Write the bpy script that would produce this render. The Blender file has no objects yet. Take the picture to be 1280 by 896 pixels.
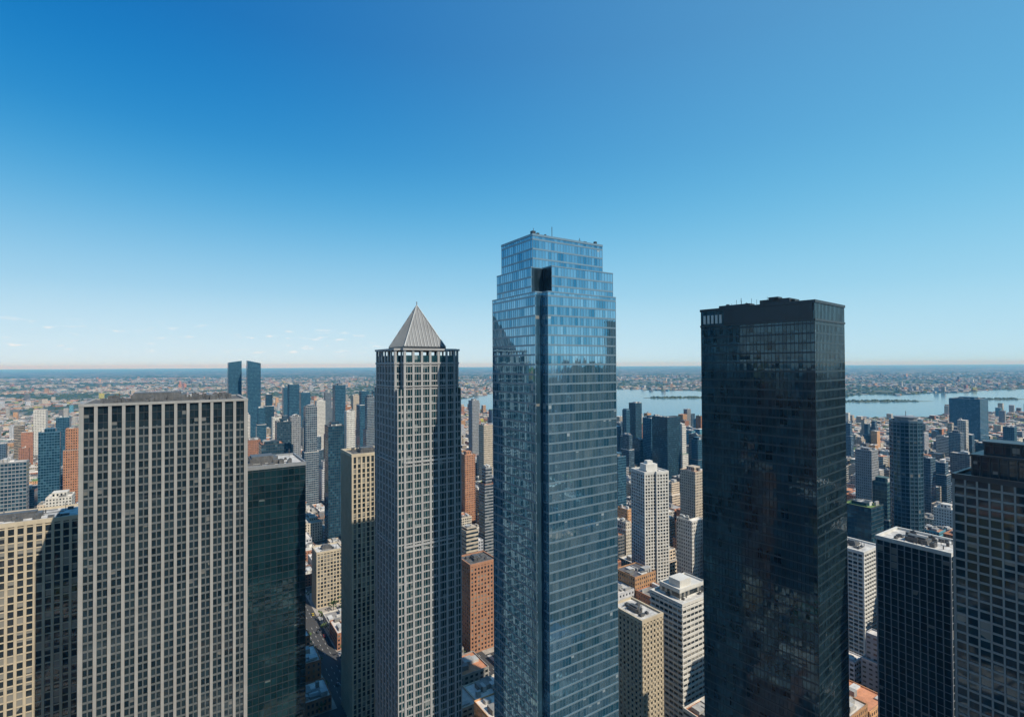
import bpy, math, random
import numpy as np
from mathutils import Matrix, Vector, noise as mnoise
random.seed(7)
R=random.Random(11)
H=230.0
SC=bpy.context.scene
G33=math.radians(33)

# ------------------------------------------------------------------ node helpers
def newmat(name):
    m=bpy.data.materials.new(name); m.use_nodes=True
    nt=m.node_tree; b=nt.nodes.get('Principled BSDF')
    return m,nt,b
def setin(nt,sock,v):
    if isinstance(v,bpy.types.NodeSocket): nt.links.new(v,sock)
    elif v is not None: sock.default_value=v
def mth(nt,op,a,b=None,c=None,clamp=False):
    n=nt.nodes.new('ShaderNodeMath'); n.operation=op; n.use_clamp=clamp
    setin(nt,n.inputs[0],a)
    if b is not None: setin(nt,n.inputs[1],b)
    if c is not None: setin(nt,n.inputs[2],c)
    return n.outputs[0]
def vm(nt,op,a,b=None,s=None):
    n=nt.nodes.new('ShaderNodeVectorMath'); n.operation=op
    setin(nt,n.inputs[0],a)
    if b is not None: setin(nt,n.inputs[1],b)
    if s is not None: setin(nt,n.inputs[3],s)
    return n.outputs[0]
def mixc(nt,f,a,b,mode='MIX'):
    n=nt.nodes.new('ShaderNodeMix'); n.data_type='RGBA'; n.blend_type=mode
    setin(nt,n.inputs[0],f)
    def cc(v): return v if isinstance(v,bpy.types.NodeSocket) else (tuple(v)+(1.0,) if len(v)==3 else v)
    setin(nt,n.inputs[6],cc(a)); setin(nt,n.inputs[7],cc(b))
    return n.outputs[2]
def mixf(nt,f,a,b):
    n=nt.nodes.new('ShaderNodeMix'); n.data_type='FLOAT'
    setin(nt,n.inputs[0],f); setin(nt,n.inputs[2],a); setin(nt,n.inputs[3],b)
    return n.outputs[0]
def noise(nt,scale,detail=3,vec=None,rough=.55):
    n=nt.nodes.new('ShaderNodeTexNoise'); n.inputs['Scale'].default_value=scale
    n.inputs['Detail'].default_value=detail; n.inputs['Roughness'].default_value=rough
    if vec is not None: nt.links.new(vec,n.inputs['Vector'])
    return n.outputs['Fac']
def ramp(nt,f,lo,hi,smooth=False):
    n=nt.nodes.new('ShaderNodeMapRange'); n.clamp=True
    if smooth: n.interpolation_type='SMOOTHSTEP'
    setin(nt,n.inputs[0],f); n.inputs[1].default_value=lo; n.inputs[2].default_value=hi
    return n.outputs[0]
def geo(nt): return nt.nodes.new('ShaderNodeNewGeometry')
def attr(nt,name):
    n=nt.nodes.new('ShaderNodeAttribute'); n.attribute_name=name; return n
def sep(nt,v):
    n=nt.nodes.new('ShaderNodeSeparateXYZ'); nt.links.new(v,n.inputs[0]); return n.outputs
def comb(nt,x,y,z):
    n=nt.nodes.new('ShaderNodeCombineXYZ'); setin(nt,n.inputs[0],x); setin(nt,n.inputs[1],y); setin(nt,n.inputs[2],z); return n.outputs[0]
def wn(nt,vec):
    n=nt.nodes.new('ShaderNodeTexWhiteNoise'); n.noise_dimensions='3D'; nt.links.new(vec,n.inputs['Vector']); return n.outputs

# ------------------------------------------------------------------ materials
def solid(name,col,rough=.8,var=.25,scale=.15,metal=0.0,streak=True):
    m,nt,b=newmat(name); g=geo(nt)
    n1=noise(nt,scale,4,g.outputs['Position'])
    st=vm(nt,'MULTIPLY',g.outputs['Position'],(1.1,1.1,.035))
    n2=noise(nt,1.0,3,st)
    f=mth(nt,'ADD',mth(nt,'MULTIPLY',n1,.6),mth(nt,'MULTIPLY',n2,.4 if streak else 0.0))
    f=ramp(nt,f,.25,.75 if streak else .45)
    lo=tuple(c*(1-var) for c in col); hi=tuple(min(1,c*(1+var*.6)) for c in col)
    setin(nt,b.inputs['Base Color'],mixc(nt,f,lo,hi))
    b.inputs['Roughness'].default_value=rough; b.inputs['Metallic'].default_value=metal
    return m
def glass(name,dark,light,metal,tilt=.012,blind=.12,rough=.04,blindc=(.25,.24,.21),frame=None,fx=.06,fy=.1,litv=1.0):
    m,nt,b=newmat(name); g=geo(nt)
    uv=nt.nodes.new('ShaderNodeUVMap').outputs[0]
    cell=vm(nt,'FLOOR',uv); fr=vm(nt,'FRACTION',uv)
    w=wn(nt,cell); h=w['Value']
    c3=vm(nt,'FLOOR',vm(nt,'MULTIPLY',uv,(.2,.5,1))); h2=wn(nt,vm(nt,'ADD',c3,(31,7,3)))['Value']
    c4=vm(nt,'FLOOR',vm(nt,'MULTIPLY',uv,(.12,1,1))); h3=wn(nt,vm(nt,'ADD',c4,(5,77,9)))['Value']
    hm=mth(nt,'ADD',mth(nt,'MULTIPLY',h,.6),mth(nt,'MULTIPLY',h3,.4))
    base=mixc(nt,mth(nt,'MULTIPLY',hm,litv),dark,light)
    big=noise(nt,.02,3,g.outputs['Position'])
    bl=mth(nt,'GREATER_THAN',mth(nt,'ADD',mth(nt,'MULTIPLY',h,.7),mth(nt,'ADD',mth(nt,'MULTIPLY',h2,.15),mth(nt,'MULTIPLY',big,.3))),1-blind*1.3)
    s=sep(nt,fr)
    part=mth(nt,'GREATER_THAN',s[1],mth(nt,'MULTIPLY',h2,.8))
    bl=mth(nt,'MULTIPLY',bl,part)
    base=mixc(nt,bl,base,blindc)
    met=mixf(nt,bl,metal,metal*.4)
    ro=mixf(nt,bl,rough,rough+.1)
    if frame is not None:
        e1=mth(nt,'LESS_THAN',s[0],fx); e2=mth(nt,'LESS_THAN',s[1],fy)
        e=mth(nt,'MAXIMUM',e1,e2)
        base=mixc(nt,e,base,frame); met=mixf(nt,e,met,0.0); ro=mixf(nt,e,ro,.5)
    setin(nt,b.inputs['Base Color'],base); setin(nt,b.inputs['Metallic'],met); setin(nt,b.inputs['Roughness'],ro)
    b.inputs['IOR'].default_value=1.6
    off=vm(nt,'SUBTRACT',w['Color'],(.5,.5,.5)); off=vm(nt,'SCALE',off,None,tilt)
    pil=vm(nt,'SUBTRACT',fr,(.5,.5,.5)); ps=sep(nt,pil)
    off2=comb(nt,mth(nt,'MULTIPLY',ps[0],tilt*.5),mth(nt,'MULTIPLY',ps[0],tilt*.3),mth(nt,'MULTIPLY',ps[1],tilt*.9))
    nn=vm(nt,'NORMALIZE',vm(nt,'ADD',vm(nt,'ADD',g.outputs['Normal'],off),off2))
    nt.links.new(nn,b.inputs['Normal'])
    return m
def facade_mat():
    m,nt,b=newmat('city_facade'); g=geo(nt)
    uv=nt.nodes.new('ShaderNodeUVMap').outputs[0]
    fr=sep(nt,vm(nt,'FRACTION',uv))
    wc=attr(nt,'wallc'); st=attr(nt,'sty')
    sc=nt.nodes.new('ShaderNodeSeparateColor'); nt.links.new(st.outputs['Color'],sc.inputs[0])
    ww,wh,seed=sc.outputs[0],sc.outputs[1],sc.outputs[2]
    gl=st.outputs['Alpha']
    a=mth(nt,'LESS_THAN',mth(nt,'ABSOLUTE',mth(nt,'SUBTRACT',fr[0],.5)),mth(nt,'MULTIPLY',ww,.5))
    c=mth(nt,'LESS_THAN',mth(nt,'ABSOLUTE',mth(nt,'SUBTRACT',fr[1],.5)),mth(nt,'MULTIPLY',wh,.5))
    win=mth(nt,'MULTIPLY',a,c)
    cell=vm(nt,'FLOOR',uv); sd=comb(nt,mth(nt,'MULTIPLY',seed,917.0),mth(nt,'MULTIPLY',seed,311.0),0.0)
    w=wn(nt,vm(nt,'ADD',cell,sd))
    h=w['Value']; h4=mth(nt,'POWER',h,5.0)
    gd=mixc(nt,gl,(.010,.018,.024),(.02,.075,.12))
    gli=mixc(nt,gl,(.22,.2,.17),(.08,.22,.30))
    gc=mixc(nt,h4,gd,gli)
    n1=noise(nt,.25,3,g.outputs['Position'])
    wall=mixc(nt,ramp(nt,n1,.3,.7),(.75,.75,.75),(1.1,1.1,1.1)); wall=mixc(nt,1.0,wc.outputs['Color'],wall,'MULTIPLY')
    setin(nt,b.inputs['Base Color'],mixc(nt,win,wall,gc))
    setin(nt,b.inputs['Roughness'],mixf(nt,win,.8,.1))
    setin(nt,b.inputs['Metallic'],mth(nt,'MULTIPLY',win,mth(nt,'MULTIPLY',gl,.55)))
    off=vm(nt,'SCALE',vm(nt,'SUBTRACT',w['Color'],(.5,.5,.5)),None,.03)
    nn=vm(nt,'NORMALIZE',vm(nt,'ADD',g.outputs['Normal'],off)); nt.links.new(nn,b.inputs['Normal'])
    return m
def roof_mat():
    m,nt,b=newmat('city_roof'); g=geo(nt); wc=attr(nt,'wallc')
    n1=noise(nt,.12,5,g.outputs['Position'],.7); n2=noise(nt,1.3,2,g.outputs['Position'])
    f=ramp(nt,mth(nt,'ADD',mth(nt,'MULTIPLY',n1,.7),mth(nt,'MULTIPLY',n2,.3)),.35,.65)
    v=mixc(nt,f,(.6,.6,.62),(1.2,1.18,1.14))
    setin(nt,b.inputs['Base Color'],mixc(nt,1.0,wc.outputs['Color'],v,'MULTIPLY'))
    b.inputs['Roughness'].default_value=.9
    return m
FAC=facade_mat(); ROOF=roof_mat()
STONE=solid('pale_stone',(.30,.285,.26)); GSTONE=solid('slab_stone',(.30,.29,.27)); GSPAN=solid('slab_spandrel',(.10,.11,.11)); CREAM=solid('cream_stone',(.50,.42,.30)); WHITE=solid('white_concrete',(.60,.58,.53))
GREY=solid('grey_metal',(.22,.23,.24),.5,.3); DARK=solid('dark_metal',(.03,.035,.04),.4,.3); BLACKM=solid('black_metal',(.010,.017,.023),.35,.3)
ROOFG=solid('roof_gravel',(.14,.14,.135),.95,.5,.4,streak=False); ROOFW=solid('roof_membrane',(.60,.58,.54),.9,.35,.3,streak=False)
TEALM=solid('teal_spandrel',(.10,.17,.22),.35,.2,metal=.3)
PYR=solid('zinc_roof',(.12,.13,.14),.55,.3,metal=.1)
COPPER=solid('plant_steel',(.11,.11,.11),.5,.7,.5)

# ------------------------------------------------------------------ mesh builder
def FR(x,y,th): return (x,y,math.cos(th),math.sin(th))
def tw(fr,u,v): return (fr[0]+u*fr[2]-v*fr[3], fr[1]+u*fr[3]+v*fr[2])
def sub(fr,p,q):
    a=tw(fr,*p); b=tw(fr,*q); L=math.hypot(b[0]-a[0],b[1]-a[1])
    return (a[0],a[1],(b[0]-a[0])/L,(b[1]-a[1])/L),L
class QB:
    def __init__(s,attrs=False): s.v=[];s.f=[];s.uv=[];s.m=[];s.c=[];s.s=[];s.at=attrs
    def face(s,pts,uvs,m=0,c=(.5,.5,.5,1),st=(0,0,0,0)):
        n=len(s.v); s.v.extend(pts); k=len(pts); s.f.append(tuple(range(n,n+k))); s.uv.extend(uvs); s.m.append(m)
        if s.at:
            s.c.extend([c]*k); s.s.extend([st]*k)
    def prism(s,fr,poly,z0,z1,m=0,mt=None,bw=3.,fh=3.5,c=(.5,.5,.5,1),ct=None,st=(0,0,0,0),bot=False):
        P=[tw(fr,*p) for p in poly]; n=len(P); zt=z1 if isinstance(z1,(list,tuple)) else [z1]*n
        if mt is None: mt=m
        for i in range(n):
            a=P[i]; b=P[(i+1)%n]; L=math.hypot(b[0]-a[0],b[1]-a[1]); nb=max(1,round(L/bw)); 
            y0=z0/fh; za=zt[i]; zb=zt[(i+1)%n]
            if s.at:
                nf=max(1,round((za-z0)/fh)); ya=nf; yb=nf*(zb-z0)/max(.01,(za-z0)); y0=0
            else: ya=za/fh; yb=zb/fh
            s.face([(a[0],a[1],z0),(b[0],b[1],z0),(b[0],b[1],zb),(a[0],a[1],za)],[(0,y0),(nb,y0),(nb,yb),(0,ya)],m,c,st)
        s.face([(p[0],p[1],zt[i]) for i,p in enumerate(P)],[(p[0]/5,p[1]/5) for p in P],mt,ct or c,(0,0,0,0))
        if bot: s.face([(p[0],p[1],z0) for p in reversed(P)],[(0,0)]*n,mt,ct or c,(0,0,0,0))
    def box(s,fr,u0,u1,v0,v1,z0,z1,**k): s.prism(fr,[(u0,v0),(u1,v0),(u1,v1),(u0,v1)],z0,z1,**k)
    def cyl(s,fr,u,v,r,z0,z1,n=8,**k): s.prism(fr,[(u+r*math.cos(i*2*math.pi/n),v+r*math.sin(i*2*math.pi/n)) for i in range(n)],z0,z1,**k)
    def obj(s,name,mats,parent=None):
        me=bpy.data.meshes.new(name); me.from_pydata(s.v,[],s.f)
        uvl=me.uv_layers.new(name='UVMap'); uvl.data.foreach_set('uv',np.array(s.uv,dtype=np.float32).ravel())
        me.polygons.foreach_set('material_index',np.array(s.m,dtype=np.int32))
        if s.at:
            a=me.attributes.new('wallc','FLOAT_COLOR','CORNER'); a.data.foreach_set('color',np.array(s.c,dtype=np.float32).ravel())
            a=me.attributes.new('sty','FLOAT_COLOR','CORNER'); a.data.foreach_set('color',np.array(s.s,dtype=np.float32).ravel())
        for mt in mats: me.materials.append(mt)
        me.update()
        o=bpy.data.objects.new(name,me); SC.collection.objects.link(o)
        if parent: o.parent=parent
        return o
def offset(poly,e):
    n=len(poly); out=[]
    for i in range(n):
        p0=Vector(poly[i-1]); p=Vector(poly[i]); p1=Vector(poly[(i+1)%n])
        d0=(p-p0).normalized(); d1=(p1-p).normalized()
        n0=Vector((d0.y,-d0.x)); n1=Vector((d1.y,-d1.x)); k=1+n0.dot(n1)
        o=(n0+n1)/k*e; out.append((p.x+o.x,p.y+o.y))
    return out
def rect(u0,u1,v0,v1): return [(u0,v0),(u1,v0),(u1,v1),(u0,v1)]
def convex(poly,i):
    n=len(poly); a,b,c=poly[i-1],poly[i],poly[(i+1)%n]
    return (b[0]-a[0])*(c[1]-b[1])-(b[1]-a[1])*(c[0]-b[0])>0
def bands(q,fr,poly,z0,z1,fh,h,d,off=0.0):
    z=z0+off
    while z+h<z1:
        q.prism(fr,offset(poly,d),z,z+h,bot=True); z+=fh
def piers(q,fr,poly,z0,z1,bay,w,d,corner=True):
    n=len(poly)
    for i in range(n):
        ef,L=sub(fr,poly[i],poly[(i+1)%n]); nb=max(1,round(L/bay)); st=L/nb
        for k in range(nb+1):
            if k==0:
                if not corner: continue
                a,b=(-d if convex(poly,i) else 0.0),w*.6
            elif k==nb:
                if not corner: continue
                a,b=L-w*.6,L-(0 if convex(poly,(i+1)%n) else d)
            else: a,b=k*st-w/2,k*st+w/2
            q.box(ef,a,b,-d,0.05,z0,z1,bot=True)
def parapet(q,fr,poly,z,out=.3,th=.5,up=1.1,dn=.9):
    n=len(poly); o=offset(poly,out); 
    inn=offset(poly,out-th)
    P=[tw(fr,*p) for p in o]; I=[tw(fr,*p) for p in inn]
    for i in range(n):
        j=(i+1)%n; a,b,c,d=P[i],P[j],I[j],I[i]
        q.face([(a[0],a[1],z-dn),(b[0],b[1],z-dn),(b[0],b[1],z+up),(a[0],a[1],z+up)],[(0,0),(1,0),(1,1),(0,1)])
        q.face([(a[0],a[1],z+up),(b[0],b[1],z+up),(c[0],c[1],z+up),(d[0],d[1],z+up)],[(0,0),(1,0),(1,1),(0,1)])
        q.face([(c[0],c[1],z-dn),(d[0],d[1],z-dn),(d[0],d[1],z+up),(c[0],c[1],z+up)],[(0,0),(1,0),(1,1),(0,1)])
        q.face([(a[0],a[1],z-dn),(d[0],d[1],z-dn),(c[0],c[1],z-dn),(b[0],b[1],z-dn)],[(0,0),(1,0),(1,1),(0,1)])
def clutter(q,fr,u0,u1,v0,v1,z,seed,n=10,big=True,mast=1):
    r=random.Random(seed); U=u1-u0; V=v1-v0
    if big:
        a=u0+U*r.uniform(.2,.35); b=a+U*r.uniform(.3,.45); c=v0+V*r.uniform(.3,.4); d=c+V*r.uniform(.25,.4); hh=r.uniform(2,3)
        q.box(fr,a,b,c,d,z-.05,z+hh); q.box(fr,a+.8,b-2,c+.8,d-.9,z+hh,z+hh+1.0)
    for i in range(n):
        u=r.uniform(u0+1.5,u1-4); v=r.uniform(v0+1.5,v1-4); w=r.uniform(.8,3); dd=r.uniform(.8,3); h=r.uniform(.6,2.4)
        q.box(fr,u,u+w,v,v+dd,z-.03,z+h)
        if r.random()<.5: q.cyl(fr,u+w/2,v+dd/2,min(w,dd)*.35,z+h,z+h+.5)
    for i in range(n//3):
        u=r.uniform(u0+1.5,u1-1.5); v=r.uniform(v0+1.5,v1-1.5); q.cyl(fr,u,v,.25,z-.03,z+r.uniform(1.5,3))
    for i in range(n//4):
        v=r.uniform(v0+2,v1-2); q.box(fr,u0+U*.1,u0+U*r.uniform(.4,.9),v,v+.3,z+.3,z+.6,bot=True)
    for i in range(mast):
        u=r.uniform(u0+2,u1-2); v=r.uniform(v0+2,v1-2); hm=r.uniform(3,5)
        q.cyl(fr,u,v,.12,z,z+hm,5); q.box(fr,u-.8,u+.8,v-.05,v+.05,z+hm*.7,z+hm*.7+.1,bot=True)
OCC=[]
def occupy(fr,poly,pad=8):
    P=[tw(fr,*p) for p in poly]; cx=sum(p[0] for p in P)/len(P); cy=sum(p[1] for p in P)/len(P)
    OCC.append((cx,cy,max(math.hypot(p[0]-cx,p[1]-cy) for p in P)*.85+pad))
def empty(name,fr):
    e=bpy.data.objects.new(name,None); SC.collection.objects.link(e); e.empty_display_size=5; return e
def part(par,name,mat): 
    q=QB(); q._p=(par,name,mat); return q
def fin(q): return q.obj(q._p[1],[q._p[2]],q._p[0])

def tower(name,fr,poly,zt,gm,stone,bay,pw,pd,fh,sh,sd,topgap=0,cap=.9,seed=1,roofm=ROOFG,zb=0,n=10,second=None,capm=None,bwf=1,big=True,mast=1,span=None,up=1.1):
    e=empty(name,fr); occupy(fr,poly)
    q=part(e,'window_glass',gm); q.prism(fr,poly,0,zt-.4,bw=bay/bwf,fh=fh); fin(q)
    q=part(e,'piers',stone); piers(q,fr,poly,zb,zt-.1,bay,pw,pd); fin(q)
    q=part(e,'spandrels',span or stone); bands(q,fr,poly,zb,zt-topgap,fh,sh,sd); fin(q)
    if second:
        q=part(e,'mullions',second[2]); piers(q,fr,poly,zb,zt-.2-topgap,bay/second[3],second[0],second[1],corner=False); fin(q)
    q=part(e,'roof_deck',roofm); q.prism(fr,offset(poly,-.1),zt-.6,zt,bw=3); fin(q)
    q=part(e,'parapet',capm or stone); parapet(q,fr,poly,zt,out=pd+.12,th=pd+.6,up=up,dn=cap); fin(q)
    us=[p[0] for p in poly]; vs=[p[1] for p in poly]
    q=part(e,'rooftop_plant',COPPER); clutter(q,fr,min(us)+2,max(us)-2,min(vs)+2,max(vs)-2,zt,seed,n,big,mast); fin(q)
    return e

# ------------------------------------------------------------------ hero buildings
gA=glass('glass_office_dark',(.006,.014,.02),(.03,.05,.06),.2,blind=.09,blindc=(.16,.16,.15),frame=(.02,.02,.02),fx=.05,fy=.08)
frA=FR(-168,200,G33); pA=rect(0,57,0,40)
tower('concrete_office_slab',frA,pA,H-15,gA,GSTONE,4.38,1.1,.8,3.3,.8,.2,topgap=9,seed=3,n=70,second=(.4,.3,GSPAN,2),bwf=2,mast=4,span=GSPAN,up=.5,cap=.5)
gB=glass('glass_green',(.005,.020,.027),(.014,.05,.06),.35,blind=.05,frame=(.01,.025,.03),fx=.05,fy=.12,tilt=.02,blindc=(.12,.15,.15))
frB=FR(-115-38*.839,285-38*.545,G33); pB=rect(0,38,0,34)
tower('green_glass_office',frB,pB,H-54,gB,DARK,2.9,.14,.12,3.7,.3,.08,seed=5,n=16,capm=GREY,roofm=ROOFW)
frC=FR(-103,330,G33); pC=rect(0,29,0,25)
gC=glass('glass_plain',(.010,.02,.028),(.05,.06,.065),.2,blind=.25,frame=(.05,.05,.05))
tower('pilaster_apartment_tower',frC,pC,H-58,gC,CREAM,2.9,1.1,.5,3.2,.6,.2,topgap=4,seed=8,n=8)
frM=FR(-215-46*.839,255-46*.545,G33)
tower('beige_stone_office',frM,rect(0,46,0,26),H-74,gC,CREAM,3.2,1.1,.5,3.5,.6,.2,seed=12,n=18,roofm=ROOFW)

# ---- pyramid tower
frD=FR(-51.4,230,G33); e=empty('pyramid_roof_skyscraper',frD)
k=3.2; W=31.5
pD=[(k,0),(W-k,0),(W-k,k),(W,k),(W,W-k),(W-k,W-k),(W-k,W),(k,W),(k,W-k),(0,W-k),(0,k),(k,k)]
occupy(frD,pD); zD=H+7.6
gD=glass('glass_teal',(.008,.035,.045),(.03,.09,.10),.4,blind=.12,tilt=.02,blindc=(.22,.25,.24))
DST=solid('tower_stone',(.34,.335,.325))
q=part(e,'window_glass',gD); q.prism(frD,pD,0,zD-3,bw=1.57,fh=3.5); fin(q)
q=part(e,'stone_piers',DST)
piers(q,frD,pD,30,zD,4.2,1.05,.45); fin(q)
q=part(e,'slim_mullions',DST); piers(q,frD,pD,30,zD-6,1.4,.16,.2,corner=False); fin(q)
q=part(e,'spandrels',DST); bands(q,frD,pD,30,zD-7,3.5,.62,.22); fin(q)
q=part(e,'crown_cornice',DST)
q.prism(frD,offset(pD,.9),zD-.7,zD+.2,bot=True); q.prism(frD,offset(pD,.7),zD-7,zD-6.2,bot=True); q.prism(frD,offset(pD,.7),zD-17.4,zD-16.8,bot=True)
for z_ in (zD-52,zD-90): q.prism(frD,offset(pD,.6),z_,z_+.8,bot=True)
fin(q)
q=part(e,'corner_bays',gD)
CB=((0.0,0.0),(W-k,0.0),(0.0,W-k),(W-k,W-k))
for (a,b) in CB: q.box(frD,a+.02,a+k-.04,b+.02,b+k-.04,30,zD-18.4,bw=1.6,fh=3.5)
fin(q)
q=part(e,'corner_bay_frames',DST)
for (a,b) in CB:
    pc=rect(a+.02,a+k-.04,b+.02,b+k-.04); bands(q,frD,pc,30,zD-18.6,3.5,.62,.17,off=.02); 
    piers(q,frD,pc,30,zD-18.5,1.6,.35,.26)
fin(q)
q=part(e,'drum',DARK); c0=W/2; q.box(frD,c0-10.6,c0+10.6,c0-10.6,c0+10.6,zD,zD+1.3); fin(q)
q=part(e,'pyramid_roof',PYR)
hb=10.4; zb0=zD+1.3; za=H+29.5
ap=tw(frD,c0,c0)+(za,)
cs=[tw(frD,c0+a*hb,c0+b*hb)+(zb0,) for a,b in ((-1,-1),(1,-1),(1,1),(-1,1))]
for i in range(4): q.face([cs[i],cs[(i+1)%4],ap],[(0,0),(1,0),(.5,1)])
fin(q)
q=part(e,'roof_seams',solid('zinc_seam',(.30,.32,.33),.5,.2,metal=.1))
for i in range(4):
    A=Vector(cs[i]); B=Vector(cs[(i+1)%4]); T=Vector(ap); nrm=(B-A).cross(T-A).normalized()
    for j in range(0,13):
        s=j/12
        if j in(0,12): top=T
        else:
            mid=(A+B)/2; up=(T-mid); f=1-abs(s-.5)*2; top=A.lerp(B,s)+up*f
        bs=A.lerp(B,s); t=(B-A).normalized()*(.2 if j in (0,12) else .13)
        pts=[bs-t+nrm*.02,bs+t+nrm*.02,top+t*.4+nrm*.02,top-t*.4+nrm*.02]; o=nrm*.3
        q.face([tuple(p+o) for p in pts],[(0,0)]*4)
        q.face([tuple(pts[0]),tuple(pts[0]+o),tuple(pts[3]+o),tuple(pts[3])],[(0,0)]*4)
        q.face([tuple(pts[1]+o),tuple(pts[1]),tuple(pts[2]),tuple(pts[2]+o)],[(0,0)]*4)
fin(q)
q=part(e,'finial',GREY); q.cyl(frD,c0,c0,.25,za-.6,za+1.8); fin(q)

# ---- central glass tower
frE=FR(11.25,200,G33); e=empty('glass_skyscraper',frE); U,V,n_=40.3,36.5,3.6
gE=glass('glass_blue_reflective',(.05,.24,.38),(.36,.60,.74),.82,blind=.05,tilt=.014,blindc=(.34,.42,.46))
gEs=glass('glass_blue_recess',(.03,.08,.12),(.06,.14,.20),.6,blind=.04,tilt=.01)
gEd=glass('glass_recess_shade',(.01,.025,.035),(.03,.05,.07),.3,blind=.03)  # shade of the upper notch put into a darker glass colour
p1=[(n_,0),(U,0),(U,V),(0,V),(0,n_),(n_,n_)]
m1,m2=6.4,7.0
p2=[(m1,1.0),(U-.6,1.0),(U-.6,V-3),(.6,V-3),(.6,m2),(m1,m2)]
p3=rect(1.2,U-1.2,6.8,V-6)
occupy(frE,p1)
z1,z2,z3=H+29,H+39.5,H+52.5
q=part(e,'curtain_wall',gE); q.prism(frE,p1,0,z1,bw=1.55,fh=3.9); 
q.prism(frE,p2,z1,z2,bw=1.55,fh=3.9); q.prism(frE,p3,z2,z3,bw=1.55,fh=3.9); fin(q)
EBAND=solid('band_aluminium',(.20,.29,.35),.3,.15,metal=.4)
q=part(e,'floor_bands',EBAND); bands(q,frE,p1,7.4,z1-.4,3.9,.7,.10); bands(q,frE,p2,z1+2.2,z2-.5,3.9,.7,.10); bands(q,frE,p3,z2+3.2,z3-1,3.9,.7,.10); fin(q)
q=part(e,'mullions',EBAND)
for (pp,a,b) in ((p1,7,z1-.1),(p2,z1+.1,z2-.1),(p3,z2+.1,z3-.1)): piers(q,frE,pp,a,b,1.55,.07,.08)
fin(q)
q=part(e,'upper_recess_shade',gEd)  # thin dark panels on the notch walls, painted-in shade of its interior
q.box(frE,m1-.16,m1-.0,1.3,m2,z1+.3,z2-.3,bw=1.5,fh=3.9,bot=True); q.box(frE,.9,m1-.18,m2-.16,m2,z1+.3,z2-.3,bw=1.5,fh=3.9,bot=True)
fin(q)
q=part(e,'corner_recess',gEs)
q.box(frE,.25,n_-.15,n_-.12,n_-.0,8,z1-1,bw=1.5,fh=3.9)
fin(q)
q=part(e,'roof_edges',EBAND)
parapet(q,frE,p3,z3,out=.2,th=.6,up=.6,dn=.3); parapet(q,frE,p1,z1,out=.15,th=.5,up=.2,dn=.3); parapet(q,frE,p2,z2,out=.15,th=.5,up=.2,dn=.3); fin(q)
q=part(e,'rooftop_plant',DARK); clutter(q,frE,3,U-3,9,V-8,z3,21,14,False,1)
for (u,v,w,h) in ((2.2,8.2,1.6,2.2),(4.5,8.0,1.0,1.6),(30,8.5,1.6,1.4),(36,8,1.1,2.0)):
    q.box(frE,u,u+w,v,v+w,z3,z3+h)
q.cyl(frE,12,8,.14,z3,z3+5,5); q.cyl(frE,3.2,9,.1,z3,z3+3.5,5); fin(q)

# ---- black tower
frF=FR(118.4,200,math.radians(40)); e=empty('black_office_skyscraper',frF); pF=rect(0,33,0,47.9); occupy(frF,pF); zF=H+25
gF=glass('glass_black',(.005,.018,.028),(.05,.11,.14),.55,blind=.04,tilt=.014,blindc=(.07,.11,.12))
q=part(e,'curtain_wall',gF); q.prism(frF,pF,0,zF-.5,bw=1.5,fh=3.8); fin(q)
FBAND=solid('black_spandrel',(.022,.04,.05),.35,.3)
q=part(e,'spandrel_bands',FBAND); bands(q,frF,pF,6,zF-8,3.8,.7,.08); fin(q)
q=part(e,'steel_fins',BLACKM); piers(q,frF,pF,4,zF-.2,1.5,.12,.10); fin(q)
q=part(e,'top_fascia',DARK); q.prism(frF,offset(pF,.4),zF-1.1,zF,bot=True); q.prism(frF,offset(pF,.36),zF-8.2,zF-7.4,bot=True)
ef,L=sub(frF,(0,47.9),(0,0))
q.box(ef,11,L-.6,-.33,.05,zF-7.3,zF-1.2)
fin(q)
q=part(e,'louvre_slots',WHITE)
for i in range(5): q.box(ef,1.4+i*1.9,2.4+i*1.9,-.45,.05,zF-6.8,zF-3.0,bot=True)
fin(q)
q=part(e,'rooftop_plant',DARK); 
clutter(q,frF,2,31,2,46,zF,41,16,False,1); q.box(frF,2,12,10,22,zF,zF+1.9); q.box(frF,1.5,6,26,40,zF,zF+1.1)
q.box(frF,1,5,14,18,zF+1.9,zF+2.7)
for i in range(10): q.cyl(frF,1,14+i*2.2,.08,zF,zF+1.6+(i%3)*.7,5)
fin(q)

# ---- right-hand group
gH=glass('glass_slate',(.010,.026,.037),(.03,.06,.075),.35,blind=.1,frame=(.02,.025,.03))
frHh=FR(204,240,G33)
tower('finned_office_block',frHh,rect(0,24,0,30),H-89.6,gH,GREY,3.0,.4,.4,3.6,.3,.12,seed=31,n=16,roofm=ROOFW,capm=WHITE)
frI=FR(187,176.5,G33)
e=tower('stepped_crown_tower',frI,rect(0,24,0,28),H-44,gH,STONE,3.5,.55,.4,3.5,.8,.25,topgap=3,seed=33,n=6,big=False,capm=DARK)
for (a,h0,h1) in ((4.5,-44,-36),(7.5,-36,-31)):
    pp=rect(a,24-a,3,28-a*1.0)
    q=part(e,'crown_glass',gH); q.prism(frI,pp,H+h0,H+h1,bw=1.5,fh=3); fin(q)
    q=part(e,'crown_frame',DARK); piers(q,frI,pp,H+h0,H+h1,2.5,.4,.3); q.prism(frI,offset(pp,.6),H+h1,H+h1+.7,bot=True); fin(q)
frG=FR(353,460,G33); oc=[(12*math.cos(math.radians(a)),12*math.sin(math.radians(a))) for a in range(0,360,30)]
gG=glass('glass_navy',(.012,.05,.075),(.04,.12,.17),.5,blind=.1,tilt=.03)
e=tower('rounded_glass_tower',frG,oc,H-52,gG,TEALM,3.2,.4,.3,3.5,.8,.3,seed=36,n=3,big=False)
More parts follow.
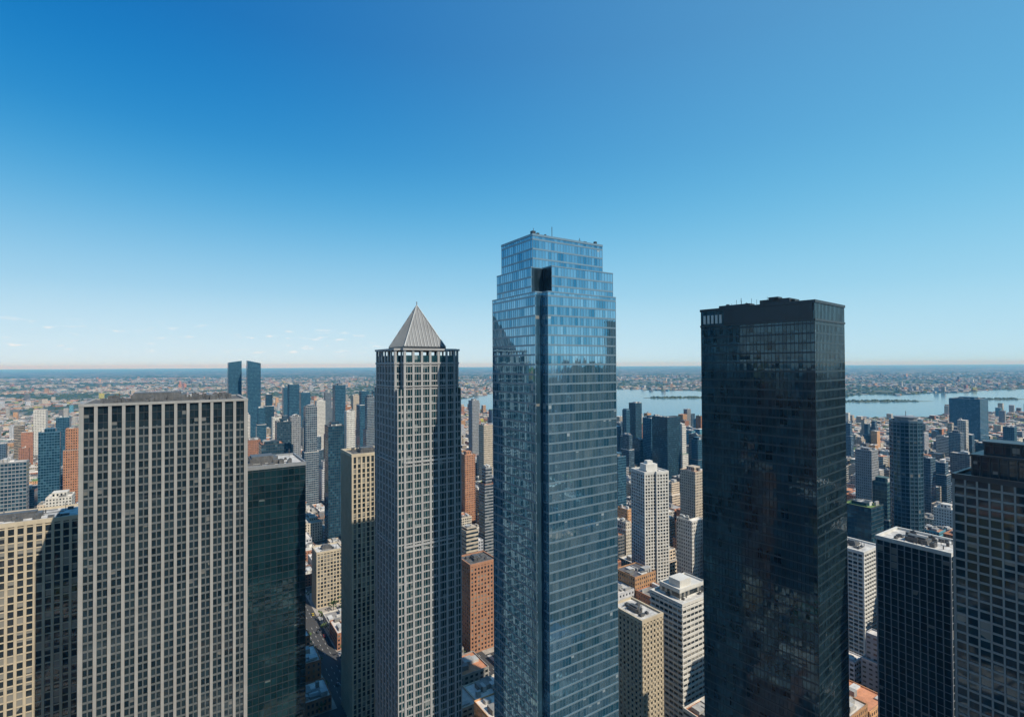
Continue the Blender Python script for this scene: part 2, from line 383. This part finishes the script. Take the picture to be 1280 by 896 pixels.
q=part(e,'crown_ring',GREY); ring=[(p[0]*.7,p[1]*.7) for p in oc]; q.prism(frG,ring,H-52,H-48.6); q.prism(frG,offset(ring,.8),H-48.6,H-47.8,bot=True); q.cyl(frG,0,0,.3,H-47.8,H-43); fin(q)
frJ=FR(126,490,math.radians(20))
e=tower('white_apartment_tower',frJ,[(0,0),(12,0),(12,-2),(25,-2),(25,22),(0,22)],H-104,gC,WHITE,3.1,1.0,.5,3.1,.9,.6,seed=44,n=8,roofm=ROOFW)
q=part(e,'penthouse',WHITE); q.box(frJ,5,18,5,15,H-104,H-97); q.box(frJ,8,14,7,12,H-97,H-94); fin(q)
frK=FR(105,320,G33)
e=tower('white_stepped_office',frK,rect(0,34,0,25),H-150,gC,WHITE,3.6,.5,.3,3.5,1.4,.7,seed=46,n=22,roofm=ROOFW)
q=part(e,'upper_storey',WHITE); q.box(frK,5,30,6,22,H-150,H-144.5); q.box(frK,9,20,9,18,H-144.5,H-140); parapet(q,frK,rect(5,30,6,22),H-144.5,.2,.5); fin(q)
q=part(e,'upper_glazing',gC); q.prism(frK,rect(4.9,30.1,5.9,22.1),H-149,H-146,bw=2,fh=3); fin(q)
frL=FR(75,300,G33)
tower('beige_apartment_block',frL,rect(0,17,0,25),H-150,gC,CREAM,3.0,1.4,.5,3.2,1.2,.5,seed=49,n=12,roofm=ROOFW)
frN=FR(262,385,G33)
tower('balcony_apartment_block',frN,rect(0,26,0,24),H-142,gC,WHITE,3.6,.5,.9,3.1,.9,1.1,seed=52,n=10,roofm=ROOFW)
frO=FR(-186,488,G33)
tower('low_office_block',frO,rect(0,24,0,20),52,gC,CREAM,3.0,.9,.4,3.5,1.0,.3,seed=55,n=12,roofm=ROOFW)
BRK=solid('brick_red',(.38,.19,.11))
frP=FR(-34,410,G33)
tower('brick_apartment_block',frP,rect(0,24,0,22),H-160,gC,BRK,3.0,1.4,.3,3.2,1.4,.2,seed=58,n=10)

# ------------------------------------------------------------------ style palette
def sty_pick(r,tall):
    k=r.random()
    if tall and k<.38:
        t=r.random(); c=(.05+.1*t,.09+.11*t,.13+.13*t,1); return c,(r.uniform(.8,.94),r.uniform(.6,.85),r.random(),r.uniform(.5,1)),r.uniform(1.6,3.2)
    if k<.66:
        t=r.uniform(.30,.72); w=r.choice([(1,.95,.85),(1,.89,.72),(1,.82,.62),(.96,.97,1)]); return (t*w[0],t*w[1],t*w[2],1),(r.choice([.45,.55,.7,1.1]),r.uniform(.4,.6),r.random(),0),r.uniform(2.6,4)
    if k<.87:
        t=r.uniform(.8,1.35); w=r.choice([(.42,.18,.09),(.50,.28,.14),(.32,.15,.09)]); return (w[0]*t,w[1]*t,w[2]*t,1),(r.uniform(.35,.55),r.uniform(.4,.55),r.random(),0),r.uniform(2.4,3.4)
    if k<.90:
        w=r.choice([(.55,.48,.10),(.28,.40,.14),(.10,.30,.38),(.50,.40,.08)]); return w+(1,),(r.uniform(.35,.8),r.uniform(.4,.55),r.random(),0),r.uniform(2.4,3.4)
    t=r.uniform(.12,.28); return (t,t*.98,t*.95,1),(r.uniform(.5,1.05),r.uniform(.4,.65),r.random(),.2),r.uniform(2.4,4)
def roofc(r):
    k=r.random()
    if k<.47: t=r.uniform(.48,.80); return (t,t*.94,t*.86,1)
    if k<.68: t=r.uniform(.16,.36); return (t,t*.97,t*.92,1)
    if k<.86: t=r.uniform(.7,1.35); return (.44*t,.20*t,.11*t,1)
    if k<.91: return (.10,.24,.18,1)
    if k<.95: return (.14,.22,.06,1)
    return (.1,.1,.11,1)
def mass_building(q,fr,w,d,h,r,detail=2,sty=None):
    c,st,bw=sty or sty_pick(r,h>55); rc=roofc(r); fh=r.uniform(3.1,3.8)
    kw=dict(m=0,mt=1,bw=bw,fh=fh,c=c,ct=rc,st=st); pl=dict(m=1,mt=1,c=rc,ct=rc)
    poly=rect(0,w,0,d); mode=r.random(); z=h; top=poly
    if detail>=1 and mode<.25 and w>16 and d>16:
        a=w*r.uniform(.3,.5); b=d*r.uniform(.3,.5); poly=[(0,0),(w,0),(w,b),(a,b),(a,d),(0,d)]; q.prism(fr,poly,0,h,**kw); top=poly
    elif detail>=1 and mode<.55 and h>35:
        s=r.uniform(.55,.85); q.prism(fr,poly,0,h*s,**kw); i=r.uniform(2,min(w,d)*.2); top=rect(i,w-i,i,d-i); 
        if detail>=2: 
            parapet_c(q,fr,poly,h*s,pl)
        q.prism(fr,top,h*s,h,**kw)
    else: q.prism(fr,poly,0,h,**kw)
    if detail>=2: parapet_c(q,fr,top,h,dict(m=1,mt=1,c=c,ct=c))
    if detail>=1:
        us=[p[0] for p in top]; vs=[p[1] for p in top]; u0,u1,v0,v1=min(us),max(us),min(vs),max(vs)
        if len(top)==6: u1=u0+(u1-u0)*.35
        for i in range(r.randint(3,10) if detail>=2 else r.randint(1,2)):
            bw_=r.uniform(1.2,(u1-u0)*.3+1.6); bd=r.uniform(1.2,(v1-v0)*.3+1.6)
            if u1-u0-bw_-2<=0 or v1-v0-bd-2<=0: continue
            u=r.uniform(u0+1,u1-bw_-1); v=r.uniform(v0+1,v1-bd-1); t=r.uniform(.15,.65)
            cc=(t,t,t*.96,1); q.box(fr,u,u+bw_,v,v+bd,h-.05,h+r.uniform(.8,4)+i*.013,m=1,mt=1,c=cc,ct=cc)
def parapet_c(q,fr,poly,z,kw):
    n=len(poly)
    for i in range(n):
        ef,L=sub(fr,poly[i],poly[(i+1)%n]); cv=convex(poly,(i+1)%n); q.box(ef,0 if convex(poly,i) else .45,L-(.45 if cv else -.0),0.01,.45,z-.3,z+.95,**kw)

# ------------------------------------------------------------------ individually recognisable background towers
def bt(name,tx,wd,ztop,d,dd=None,col=None,st=None,bw=2.6,ang=33,rot=0,slope=None,cap=0):
    """bearing tangent, width, height, distance"""
    r=random.Random(int(tx*1000)+int(d)); q=QB(True)
    a=math.radians(ang); s=wd; dd=dd or wd
    fr=FR(tx*d-(s*math.cos(a)-dd*math.sin(a))/2, d-(s*math.sin(a)+dd*math.cos(a))/2,a)
    poly=rect(0,s,0,dd); occupy(fr,poly,5)
    if slope:
        q.prism(fr,poly,0,[ztop-slope,ztop,ztop,ztop-slope],m=0,mt=0,bw=bw,fh=3.6,c=col,ct=col,st=st)
    else: mass_building(q,fr,s,dd,ztop,r,2,(col,st,bw))
    if cap: q.box(fr,s*.25,s*.75,dd*.25,dd*.75,ztop-.04,ztop+cap,m=0,mt=1,c=col,ct=col,st=st)
    return q.obj(name,[FAC,ROOF])
BL=(.06,.15,.22,1); DK=(.03,.05,.065,1); WH=(.62,.59,.53,1); BG=(.5,.42,.32,1); BR=(.42,.2,.11,1); GY=(.25,.26,.27,1)
gs=(.9,.8,.3,1.0); gs2=(.85,.7,.7,.7); ws=(.5,.5,.2,0); rs=(1.1,.5,.5,.2)
bt('blue_glass_twin_tower',-.542,32,H+15,1400,col=BL,st=gs,slope=5)
bt('blue_glass_twin_tower',-.505,32,H+8,1380,col=BL,st=gs,slope=-7)
L_=[('office_tower',-.427,20,-40,1100,BL,gs),('office_tower',-.447,22,-92,850,DK,gs2),('office_tower',-.394,21,-64,800,GY,gs2),('apartment_tower',-.424,16,-85,860,GY,ws),
('office_tower',-.338,24,-46,1200,BL,gs),('office_tower',-.347,20,-77,660,DK,gs),('office_tower',-.289,26,-55,1100,BL,gs),('apartment_tower',-.317,15,-80,900,WH,ws),('office_tower',-.278,20,-62,1000,GY,gs2),
('office_tower',-.47,32,-96,640,DK,gs2),('apartment_tower',-.075,20,-90,1300,GY,ws),('brick_apartment_tower',-.088,16,-125,720,BR,ws),('apartment_tower',-.052,18,-105,900,BG,ws),('apartment_tower',-.05,14,-122,610,GY,rs),
('office_tower',-.085,20,-150,470,BG,rs),('office_tower',.222,18,-98,1100,BL,gs),('office_tower',.240,20,-87,1150,DK,gs),('office_tower',.300,34,-92,900,DK,gs),('office_tower',.270,22,-105,1000,BL,gs),('apartment_tower',.33,16,-115,950,WH,ws),
('apartment_tower',.352,22,-128,620,BG,ws),('apartment_tower',.345,18,-150,500,WH,ws),('office_tower',.36,18,-130,880,BL,gs),
('apartment_tower',.69,20,-118,700,GY,ws),('office_tower',.68,24,-126,460,DK,gs),('office_tower',.72,18,-120,520,(.06,.12,.12,1),gs),
('office_tower',.89,70,-105,1500,BL,gs2),('office_tower',.865,20,-150,1100,GY,gs),('apartment_tower',.845,20,-175,620,WH,ws),('office_tower',.93,24,-110,700,DK,gs),
('apartment_tower',-.90,22,-88,700,BL,gs),('brick_apartment_tower',-.855,20,-86,720,BR,ws),('apartment_tower',-.88,26,-140,560,WH,ws),('office_tower',-.97,22,-95,520,GY,gs2),
('apartment_tower',-.92,22,-100,1200,WH,ws),('office_tower',-.875,20,-98,1000,BL,gs),
('apartment_tower',-.46,22,-100,1000,WH,ws),('office_tower',-.49,20,-98,1200,BL,gs),('office_tower',.205,16,-125,700,BL,gs),('office_tower',.97,22,-120,950,BL,gs),
('office_tower',-.405,26,-78,1500,BL,gs),('apartment_tower',-.375,22,-92,1350,WH,ws),('office_tower',-.36,24,-84,1600,GY,gs2),('apartment_tower',-.305,22,-88,1500,BG,ws),('office_tower',-.475,26,-86,1550,DK,gs),
('apartment_tower',-.325,22,-100,1250,BR,ws),('office_tower',-.267,24,-72,1450,BL,gs),('apartment_tower',-.52,22,-110,1150,WH,ws),('office_tower',-.44,24,-72,1700,BL,gs)]
for (nm,t,w,dz,d,c,s) in L_: bt(nm,t,w,H+dz,d,col=c,st=s,cap=R.choice([0,3,5]))

# ------------------------------------------------------------------ bay
TB=[(-.16,2900,2901),(-.12,2780,3300),(0,2450,4300),(.2,2100,4600),(.30,2080,4600),(.37,2100,4200),(.55,2120,3700),(.65,2150,3600),(.75,2200,3600),(.85,2250,3900),(1.0,2300,4400),(1.4,2350,4700)]
def shore(t):
    T=[a[0] for a in TB]
    n1=110*mnoise.noise(Vector((t*9,1.3,0)))+40*mnoise.noise(Vector((t*45,4,0))); n2=260*mnoise.noise(Vector((t*12,8.1,0)))+90*mnoise.noise(Vector((t*50,2,0)))
    k=max(0,min(1,(t+.16)/.06))
    return np.interp(t,T,[a[1] for a in TB])+n1*k, np.interp(t,T,[a[2] for a in TB])+n2*k
def inwater(x,y,pad=25):
    if y<1500: return False
    t=x/y
    if t<-.16 or t>1.4: return False
    a,b=shore(t); return a-pad<y<b+pad
ts=np.linspace(-.158,1.4,420); q=QB()
for i in range(len(ts)-1):
    a0,b0=shore(ts[i]); a1,b1=shore(ts[i+1])
    b0=max(b0,a0+1); b1=max(b1,a1+1)
    q.face([(ts[i]*a0,a0,.4),(ts[i+1]*a1,a1,.4),(ts[i+1]*b1,b1,.4),(ts[i]*b0,b0,.4)],[(0,0)]*4)
WAT,nt,b=newmat('bay_water'); b.inputs['Base Color'].default_value=(.05,.13,.19,1); b.inputs['Roughness'].default_value=.12; b.inputs['IOR'].default_value=1.33
g=geo(nt); bp=nt.nodes.new('ShaderNodeBump'); bp.inputs['Strength'].default_value=.2; bp.inputs['Distance'].default_value=1.0
nt.links.new(noise(nt,.06,4,g.outputs['Position']),bp.inputs['Height']); nt.links.new(bp.outputs[0],b.inputs['Normal'])
q.obj('bay_water',[WAT])
q=QB()
SPIT=[]
for (tx,yy,lx,ly) in ((.70,3080,330,60),(.33,3500,260,50),(.93,3200,240,50)):
    cx,cy=tx*yy,yy; ring=[(cx+lx*math.cos(a*.2618)*(1+.25*mnoise.noise(Vector((a,tx*9,0)))),cy+ly*math.sin(a*.2618)*(1+.4*mnoise.noise(Vector((a,tx*5,3))))) for a in range(24)]
    q.face([(p[0],p[1],1.2) for p in ring],[(0,0)]*24); SPIT.append((cx,cy,lx,ly))
    for i in range(24):
        j=(i+1)%24; q.face([(ring[i][0],ring[i][1],.3),(ring[j][0],ring[j][1],.3),(ring[j][0],ring[j][1],1.2),(ring[i][0],ring[i][1],1.2)],[(0,0)]*4)
q.obj('bay_islands',[solid('island_soil',(.12,.13,.07),.95)])

# ------------------------------------------------------------------ ground
m,nt,b=newmat('ground_mix'); g=geo(nt); P=g.outputs['Position']
vo=nt.nodes.new('ShaderNodeTexVoronoi'); vo.inputs['Scale'].default_value=.006; nt.links.new(P,vo.inputs['Vector'])
patch=nt.nodes.new('ShaderNodeSeparateColor'); nt.links.new(vo.outputs['Color'],patch.inputs[0])
vo2=nt.nodes.new('ShaderNodeTexVoronoi'); vo2.inputs['Scale'].default_value=.035; nt.links.new(P,vo2.inputs['Vector'])
p2_=nt.nodes.new('ShaderNodeSeparateColor'); nt.links.new(vo2.outputs['Color'],p2_.inputs[0])
n1=noise(nt,.0012,5,P); n2=noise(nt,.03,4,P)
green=mixc(nt,n2,(.015,.035,.02),(.045,.07,.035))
town=mixc(nt,p2_.outputs[0],(.07,.08,.08),(.36,.32,.27))
rural=mixc(nt,mth(nt,'GREATER_THAN',mth(nt,'ADD',mth(nt,'MULTIPLY',patch.outputs[1],.5),mth(nt,'MULTIPLY',n1,.9)),.60),town,green)
asph=mixc(nt,n2,(.035,.036,.038),(.075,.075,.075))
ln=nt.nodes.new('ShaderNodeVectorMath'); ln.operation='LENGTH'; nt.links.new(P,ln.inputs[0])
setin(nt,b.inputs['Base Color'],mixc(nt,ramp(nt,ln.outputs['Value'],1900,2100),asph,rural)); b.inputs['Roughness'].default_value=.95
me=bpy.data.meshes.new('ground'); S=60000; vs=[];fs=[]
xs=[-S,-9000,-3000,3000,9000,S]
for y in xs:
    for x in xs: vs.append((x,y,0))
for j in range(5):
    for i in range(5): fs.append((j*6+i,j*6+i+1,(j+1)*6+i+1,(j+1)*6+i))
me.from_pydata(vs,[],fs); me.materials.append(m); o=bpy.data.objects.new('ground',me); SC.collection.objects.link(o)

# ------------------------------------------------------------------ city blocks
PU,PV=98,70; SU,SV=17,12
cg,sg=math.cos(G33),math.sin(G33)
def g2w(a,b_): return (a*cg-b_*sg, a*sg+b_*cg)
near=QB(True); midq=QB(True); pave=QB(True); marks=QB(); far=QB(True)
trees=[]; carslots=[]
def clear(x,y,rad):
    for (cx,cy,r) in OCC:
        if (cx-x)**2+(cy-y)**2<(r+rad)**2: return False
    return True
r=random.Random(5)
NI=48
for i in range(-NI,NI):
    for j in range(-NI,NI):
        a0,b0=i*PU,j*PV; cx,cy=g2w(a0+PU/2,b0+PV/2); d=math.hypot(cx,cy)
        if d>3300: continue
        vis= cy>0 and abs(cx/max(cy,1))<1.25
        if d>1300 and not vis: continue
        if d<75: continue
        if inwater(cx,cy,60): continue
        if d<1600:
            pave.box(FR(*g2w(a0+SU/2,b0+SV/2),G33),0,PU-SU,0,PV-SV,0,.15,m=0,mt=0,c=(.38,.35,.31,1),ct=(.38,.35,.31,1))
        park=(r.random()<.05 and d>420)
        if vis and 350<d<1300:
            for k in range(16 if not park else 60):
                if park: u=r.uniform(5,PU-SU-5);v=r.uniform(5,PV-SV-5)
                else:
                    if r.random()<.5: u=r.uniform(0,PU-SU); v=r.choice([1.5,PV-SV-1.5])
                    else: v=r.uniform(0,PV-SV); u=r.choice([1.5,PU-SU-1.5])
                x,y=g2w(a0+SU/2+u,b0+SV/2+v)
                if park or r.random()<.6: 
                    if clear(x,y,-4): trees.append((x,y,r.uniform(6,11)))
        if vis and 380<d<900:
            for k in range(8):
                if r.random()<.6: carslots.append((*g2w(a0+SU/2+r.uniform(5,75),b0+SV/2-2.2-r.choice([0,3.2,6.4])),G33+(math.pi if r.random()<.5 else 0)))
                else: carslots.append((*g2w(a0+SU/2-r.choice([2.5,6,10,13]),b0+SV/2+r.uniform(3,50)),G33+math.pi/2))
        if 330<d<1000 and vis:
            for k in range(0,78,8):
                marks.box(FR(*g2w(a0+SU/2+k,b0),G33),0,3,-.1,.1,.004,.008)
            for k in range(0,56,8):
                for o_ in (-4,0,4): marks.box(FR(*g2w(a0+o_,b0+SV/2+k),G33),-.1,.1,0,3,.004,.008)
            for k in range(7): marks.box(FR(*g2w(a0+SU/2+.5,b0-4.6+k*1.35),G33),0,3,0,.6,.004,.008)
        if park:
            pave.box(FR(*g2w(a0+SU/2+3,b0+SV/2+3),G33),0,PU-SU-6,0,PV-SV-6,.1,.2,m=0,mt=0,c=(.12,.17,.04,1),ct=(.17,.22,.045,1)); continue
        if d<1500: nu,nv=(r.choice([3,4,5]),2) if d>330 else (2,2)
        elif d<2300: nu,nv=4,3
        else: nu,nv=5,3
        wu=(PU-SU-2)/nu; wv=(PV-SV-2)/nv
        cl=mnoise.noise(Vector((cx*.0017,cy*.0017,3)))
        for p in range(nu):
            for s in range(nv):
                w=wu-r.uniform(.3,3.5); dp=wv-r.uniform(.5,7 if d<2300 else 4)
                x,y=g2w(a0+SU/2+1+p*wu,b0+SV/2+1+s*wv)
                mx,my=x+(w*cg-dp*sg)/2, y+(w*sg+dp*cg)/2
                if not clear(mx,my,min(w,dp)*.4): continue
                dd=math.hypot(mx,my)
                if dd<85: continue
                if vis:
                    if dd<430: h=r.uniform(12,34); h=min(h,max(10,230-my*.58))
                    elif dd<900:
                        h=r.choice([r.uniform(10,26),r.uniform(14,38),r.uniform(22,58)]) 
                        if r.random()<.06: h=r.uniform(55,95)
                        h=min(h,230-my*.22)
                    elif dd<1700:
                        h=r.uniform(8,32)
                        if r.random()<.11+.25*max(0,cl): h=r.uniform(30,95)
                    else:
                        h=r.uniform(6,15)
                        if r.random()<.03+.07*max(0,cl): h=r.uniform(20,60)
                    if my<640 and -.43<mx/my<-.31: h=r.uniform(7,20)
                else:
                    h=r.uniform(30,110) if dd<800 else r.uniform(20,70)
                    if r.random()<.18 and dd>150: h=r.uniform(120,235)
                    if dd<170: h=min(h,100)
                mass_building(near if dd<1300 else midq,FR(x,y,G33+r.uniform(-.03,.03)*(dd>1000)),w,dp,h,r,2 if (vis and dd<1150) else (1 if dd<1900 else 0))
near.obj('downtown_building_mass',[FAC,ROOF]); midq.obj('inner_city_building_mass',[FAC,ROOF])
pave.obj('pavements',[ROOF]); marks.obj('road_markings',[solid('road_paint',(.7,.7,.68),.7,.2)])
for k in range(20000):
    t=r.uniform(-1.25,1.3); y=2300*math.exp(r.random()*1.5); x=t*y
    if math.hypot(x,y)<3200 or inwater(x,y,15): continue
    if mnoise.noise(Vector((x*.0011,y*.0011,9)))<-.16: continue
    w=r.uniform(10,34)*(1+y/9000); dp=r.uniform(9,22)*(1+y/9000); h=r.uniform(5,12)
    if r.random()<.03: h=r.uniform(20,50); w=dp=r.uniform(18,30)
    c,st,bw=sty_pick(r,False); 
    far.box(FR(x,y,r.choice([.2,G33,.9,1.3])),0,w,0,dp,0,h,m=0,mt=1,bw=4,fh=3.4,c=c,ct=roofc(r),st=st)
far.obj('distant_suburb_mass',[FAC,ROOF])

# ------------------------------------------------------------------ vegetation
LEAF,nt,b=newmat('foliage'); g=geo(nt); oi=noise(nt,.25,3,g.outputs['Position'])
setin(nt,b.inputs['Base Color'],mixc(nt,ramp(nt,oi,.3,.7),(.025,.055,.015),(.10,.14,.035))); b.inputs['Roughness'].default_value=.7
WOOD,nt,b=newmat('woodland'); g=geo(nt); oi=noise(nt,.05,3,g.outputs['Position'])
setin(nt,b.inputs['Base Color'],mixc(nt,ramp(nt,oi,.3,.7),(.018,.04,.016),(.05,.075,.03))); b.inputs['Roughness'].default_value=.8
BARK=solid('bark',(.10,.075,.05)); q=QB(); r.shuffle(trees); trees.sort(key=lambda t:t[1]>850)
for (x,y,h) in trees[:2100]:
    q.prism(FR(x,y,0),[(-.2,-.2),(.2,-.2),(.2,.2),(-.2,.2)],.1,h*.6,m=1)
    for l in range(3):
        a=r.uniform(0,6.28); q.face([(x,y,h*.4),(x+.25,y,h*.4),(x+math.cos(a)*h*.25,y+math.sin(a)*h*.25,h*.72)],[(0,0)]*3,1)
    cl=[(r.gauss(0,.2)*h,r.gauss(0,.2)*h,h*r.uniform(.5,.92),h*r.uniform(.12,.2)) for _ in range(6)]
    for _ in range(42):
        c=r.choice(cl); v=Vector((r.gauss(0,1),r.gauss(0,1),r.gauss(0,1))).normalized()*c[3]
        p=Vector((x+c[0],y+c[1],c[2]))+v; s=r.uniform(.4,.9)
        a=Vector((r.gauss(0,1),r.gauss(0,1),r.gauss(0,1))).normalized()*s; bb=a.cross(v).normalized()*s
        q.face([tuple(p-a-bb),tuple(p+a-bb*.6),tuple(p+a*.7+bb),tuple(p-a*.8+bb*.8)],[(0,0)]*4,0)
q.obj('street_trees',[LEAF,BARK])
q=QB()
def lump(x,y,R0,hh):
    n=7
    ring=[(x+R0*math.cos(i*6.283/n)*r.uniform(.6,1.2),y+R0*math.sin(i*6.283/n)*r.uniform(.5,1.1)) for i in range(n)]
    top=[(x+(p[0]-x)*r.uniform(.4,.75),y+(p[1]-y)*r.uniform(.4,.75),hh*r.uniform(.7,1.1)) for p in ring]
    for i in range(n):
        jn=(i+1)%n; q.face([(ring[i][0],ring[i][1],0),(ring[jn][0],ring[jn][1],0),top[jn],top[i]],[(0,0)]*4); q.face([top[i],top[jn],(x,y,hh*1.15)],[(0,0)]*3)
for k in range(12000):
    t=r.uniform(-1.25,1.3); y=1500*math.exp(r.random()*2.1); x=t*y
    if inwater(x,y,5) : continue
    if y<3300 and r.random()<.75: continue
    if mnoise.noise(Vector((x*.0011,y*.0011,9)))>.12 and r.random()<.8: continue
    lump(x,y,r.uniform(8,26)*(.6+y/6000),r.uniform(7,13))
for (cx,cy,lx,ly) in SPIT:
    for k in range(90): lump(cx+lx*.8*r.uniform(-1,1),cy+ly*.6*r.uniform(-1,1),r.uniform(8,18),r.uniform(5,11))
q.obj('distant_woodland',[WOOD])

# ------------------------------------------------------------------ cars
def carmesh(nm,col):
    q=QB(); f=FR(0,0,0)
    prof=[(-2.2,.35),(2.2,.35),(2.25,.7),(1.3,.88),(.6,1.42),(-1.0,1.45),(-1.7,.95),(-2.2,.85)]
    w=.88
    L=[(p[0],-w,p[1]) for p in prof]; Rr=[(p[0],w,p[1]) for p in prof]
    q.face(L,[(0,0)]*8); q.face(Rr[::-1],[(0,0)]*8)
    for i in range(8):
        jn=(i+1)%8; q.face([L[i],Rr[i],Rr[jn],L[jn]],[(0,0)]*4,1 if i in (3,5) else 0)
    for sx in(-1,1):
        q.face([(-1.5,sx*.89,.93),(1.1,sx*.89,.93),(.5,sx*.89,1.33),(-.95,sx*.89,1.35)],[(0,0)]*4,1)
        for px in (-1.35,1.35):
            ws=[(px+.33*math.cos(a*.785),sx*.9,.33+.33*math.sin(a*.785)) for a in range(8)]; q.face(ws,[(0,0)]*8,2)
            wi=[(p[0],sx*.68,p[2]) for p in ws]
            for a in range(8): q.face([ws[a],ws[(a+1)%8],wi[(a+1)%8],wi[a]],[(0,0)]*4,2)
    mt,nt_,b_=newmat(nm+'_paint'); b_.inputs['Base Color'].default_value=col+(1,)
    n_o=noise(nt_,2,2); setin(nt_,b_.inputs['Roughness'],mixf(nt_,n_o,.2,.35))
    o=q.obj('parked_car',[mt,BLACKM,DARK]); return o
protos=[carmesh('car%d'%i,c) for i,c in enumerate([(.7,.7,.7),(.03,.03,.035),(.35,.03,.02),(.2,.22,.25),(.55,.4,.05)])]
nplaced=0; carslots.sort(key=lambda c:c[1]>620)
for (x,y,a) in carslots:
    if nplaced>=170 or not clear(x,y,0): continue
    if nplaced<5: o=protos[nplaced]
    else: o=bpy.data.objects.new('parked_car',r.choice(protos).data); SC.collection.objects.link(o)
    o.location=(x,y,.01); o.rotation_euler=(0,0,a); nplaced+=1

# ------------------------------------------------------------------ haze: a low layer of blue summer air
m=bpy.data.materials.new('air_haze'); m.use_nodes=True; nt=m.node_tree; nt.nodes.clear()
out=nt.nodes.new('ShaderNodeOutputMaterial'); vs_=nt.nodes.new('ShaderNodeVolumeScatter'); vs_.inputs['Color'].default_value=(.10,.48,.92,1); vs_.inputs['Density'].default_value=5.5e-5; vs_.inputs['Anisotropy'].default_value=.0
nt.links.new(vs_.outputs[0],out.inputs['Volume'])
q=QB(); q.box(FR(0,0,0),-45000,45000,-45000,45000,-5,330,bot=True); q.obj('sky_haze',[m])

# ------------------------------------------------------------------ sky & sun
EL,AZ=math.radians(46),math.radians(128)
w=bpy.data.worlds.new('World'); SC.world=w; w.use_nodes=True; nt=w.node_tree; bg=nt.nodes['Background']
sky=nt.nodes.new('ShaderNodeTexSky'); sky.sky_type='NISHITA'; sky.sun_disc=False; sky.sun_elevation=EL; sky.sun_rotation=AZ
sky.air_density=1.0; sky.dust_density=.3; sky.ozone_density=2.0; sky.altitude=200
tc=nt.nodes.new('ShaderNodeTexCoord'); D=tc.outputs['Generated']; sp=sep(nt,D)
cr=nt.nodes.new('ShaderNodeValToRGB'); cr.color_ramp.interpolation='B_SPLINE'
els=[(0.0,(.70,.87,.98)),(.05,(.64,.84,.96)),(.13,(.38,.69,.90)),(.25,(.10,.46,.79)),(.37,(.010,.27,.65)),(.52,(.0,.17,.53)),(1.0,(.0,.08,.34))]
while len(cr.color_ramp.elements)<len(els): cr.color_ramp.elements.new(.5)
for el,(p,c) in zip(cr.color_ramp.elements,els): el.position=p; el.color=c+(1,)
nt.links.new(mth(nt,'MAXIMUM',sp[2],0.0),cr.inputs[0])
pale=mixc(nt,mth(nt,'MULTIPLY',ramp(nt,sp[0],-.7,1.0,True),.42),cr.outputs[0],(.30,.72,.93))
tuned=mixc(nt,1.0,pale,(9.6,9.6,9.6),'MULTIPLY')
skc=mixc(nt,.95,sky.outputs[0],tuned)
cn=noise(nt,1.0,6,vm(nt,'MULTIPLY',D,(26,26,130)),.62)
band=mth(nt,'MULTIPLY',ramp(nt,sp[2],.012,.03),ramp(nt,sp[2],.075,.05)); 
side=ramp(nt,mth(nt,'DIVIDE',sp[0],mth(nt,'MAXIMUM',sp[1],.01)),-.1,-.4)
cm=mth(nt,'MULTIPLY',mth(nt,'MULTIPLY',ramp(nt,cn,.57,.67),band),side)
col=mixc(nt,mth(nt,'MULTIPLY',cm,.8),skc,(9.5,9.3,9.2))
nt.links.new(col,bg.inputs['Color']); bg.inputs['Strength'].default_value=.1
sl=bpy.data.lights.new('sun','SUN'); sl.energy=5.0; sl.angle=math.radians(.5); sl.color=(1,.92,.79)
so=bpy.data.objects.new('sun',sl); SC.collection.objects.link(so)
sd=Vector((math.sin(AZ)*math.cos(EL),math.cos(AZ)*math.cos(EL),math.sin(EL))); so.rotation_euler=sd.to_track_quat('Z','Y').to_euler(); so.location=(500,-200,900)

# ------------------------------------------------------------------ camera
cam=bpy.data.cameras.new('camera'); co=bpy.data.objects.new('camera',cam); SC.collection.objects.link(co)
cam.sensor_width=36; cam.lens=18; cam.clip_start=1; cam.clip_end=150000
Rm=Matrix.Rotation(math.radians(90.72),4,'X') @ Matrix.Rotation(math.radians(-.29),4,'Z')
co.matrix_world=Matrix.Translation((0,0,H)) @ Rm
SC.camera=co
SC.view_settings.view_transform='Standard'; SC.view_settings.look='None'; SC.view_settings.exposure=0
print('trees',len(trees),'cars',nplaced)
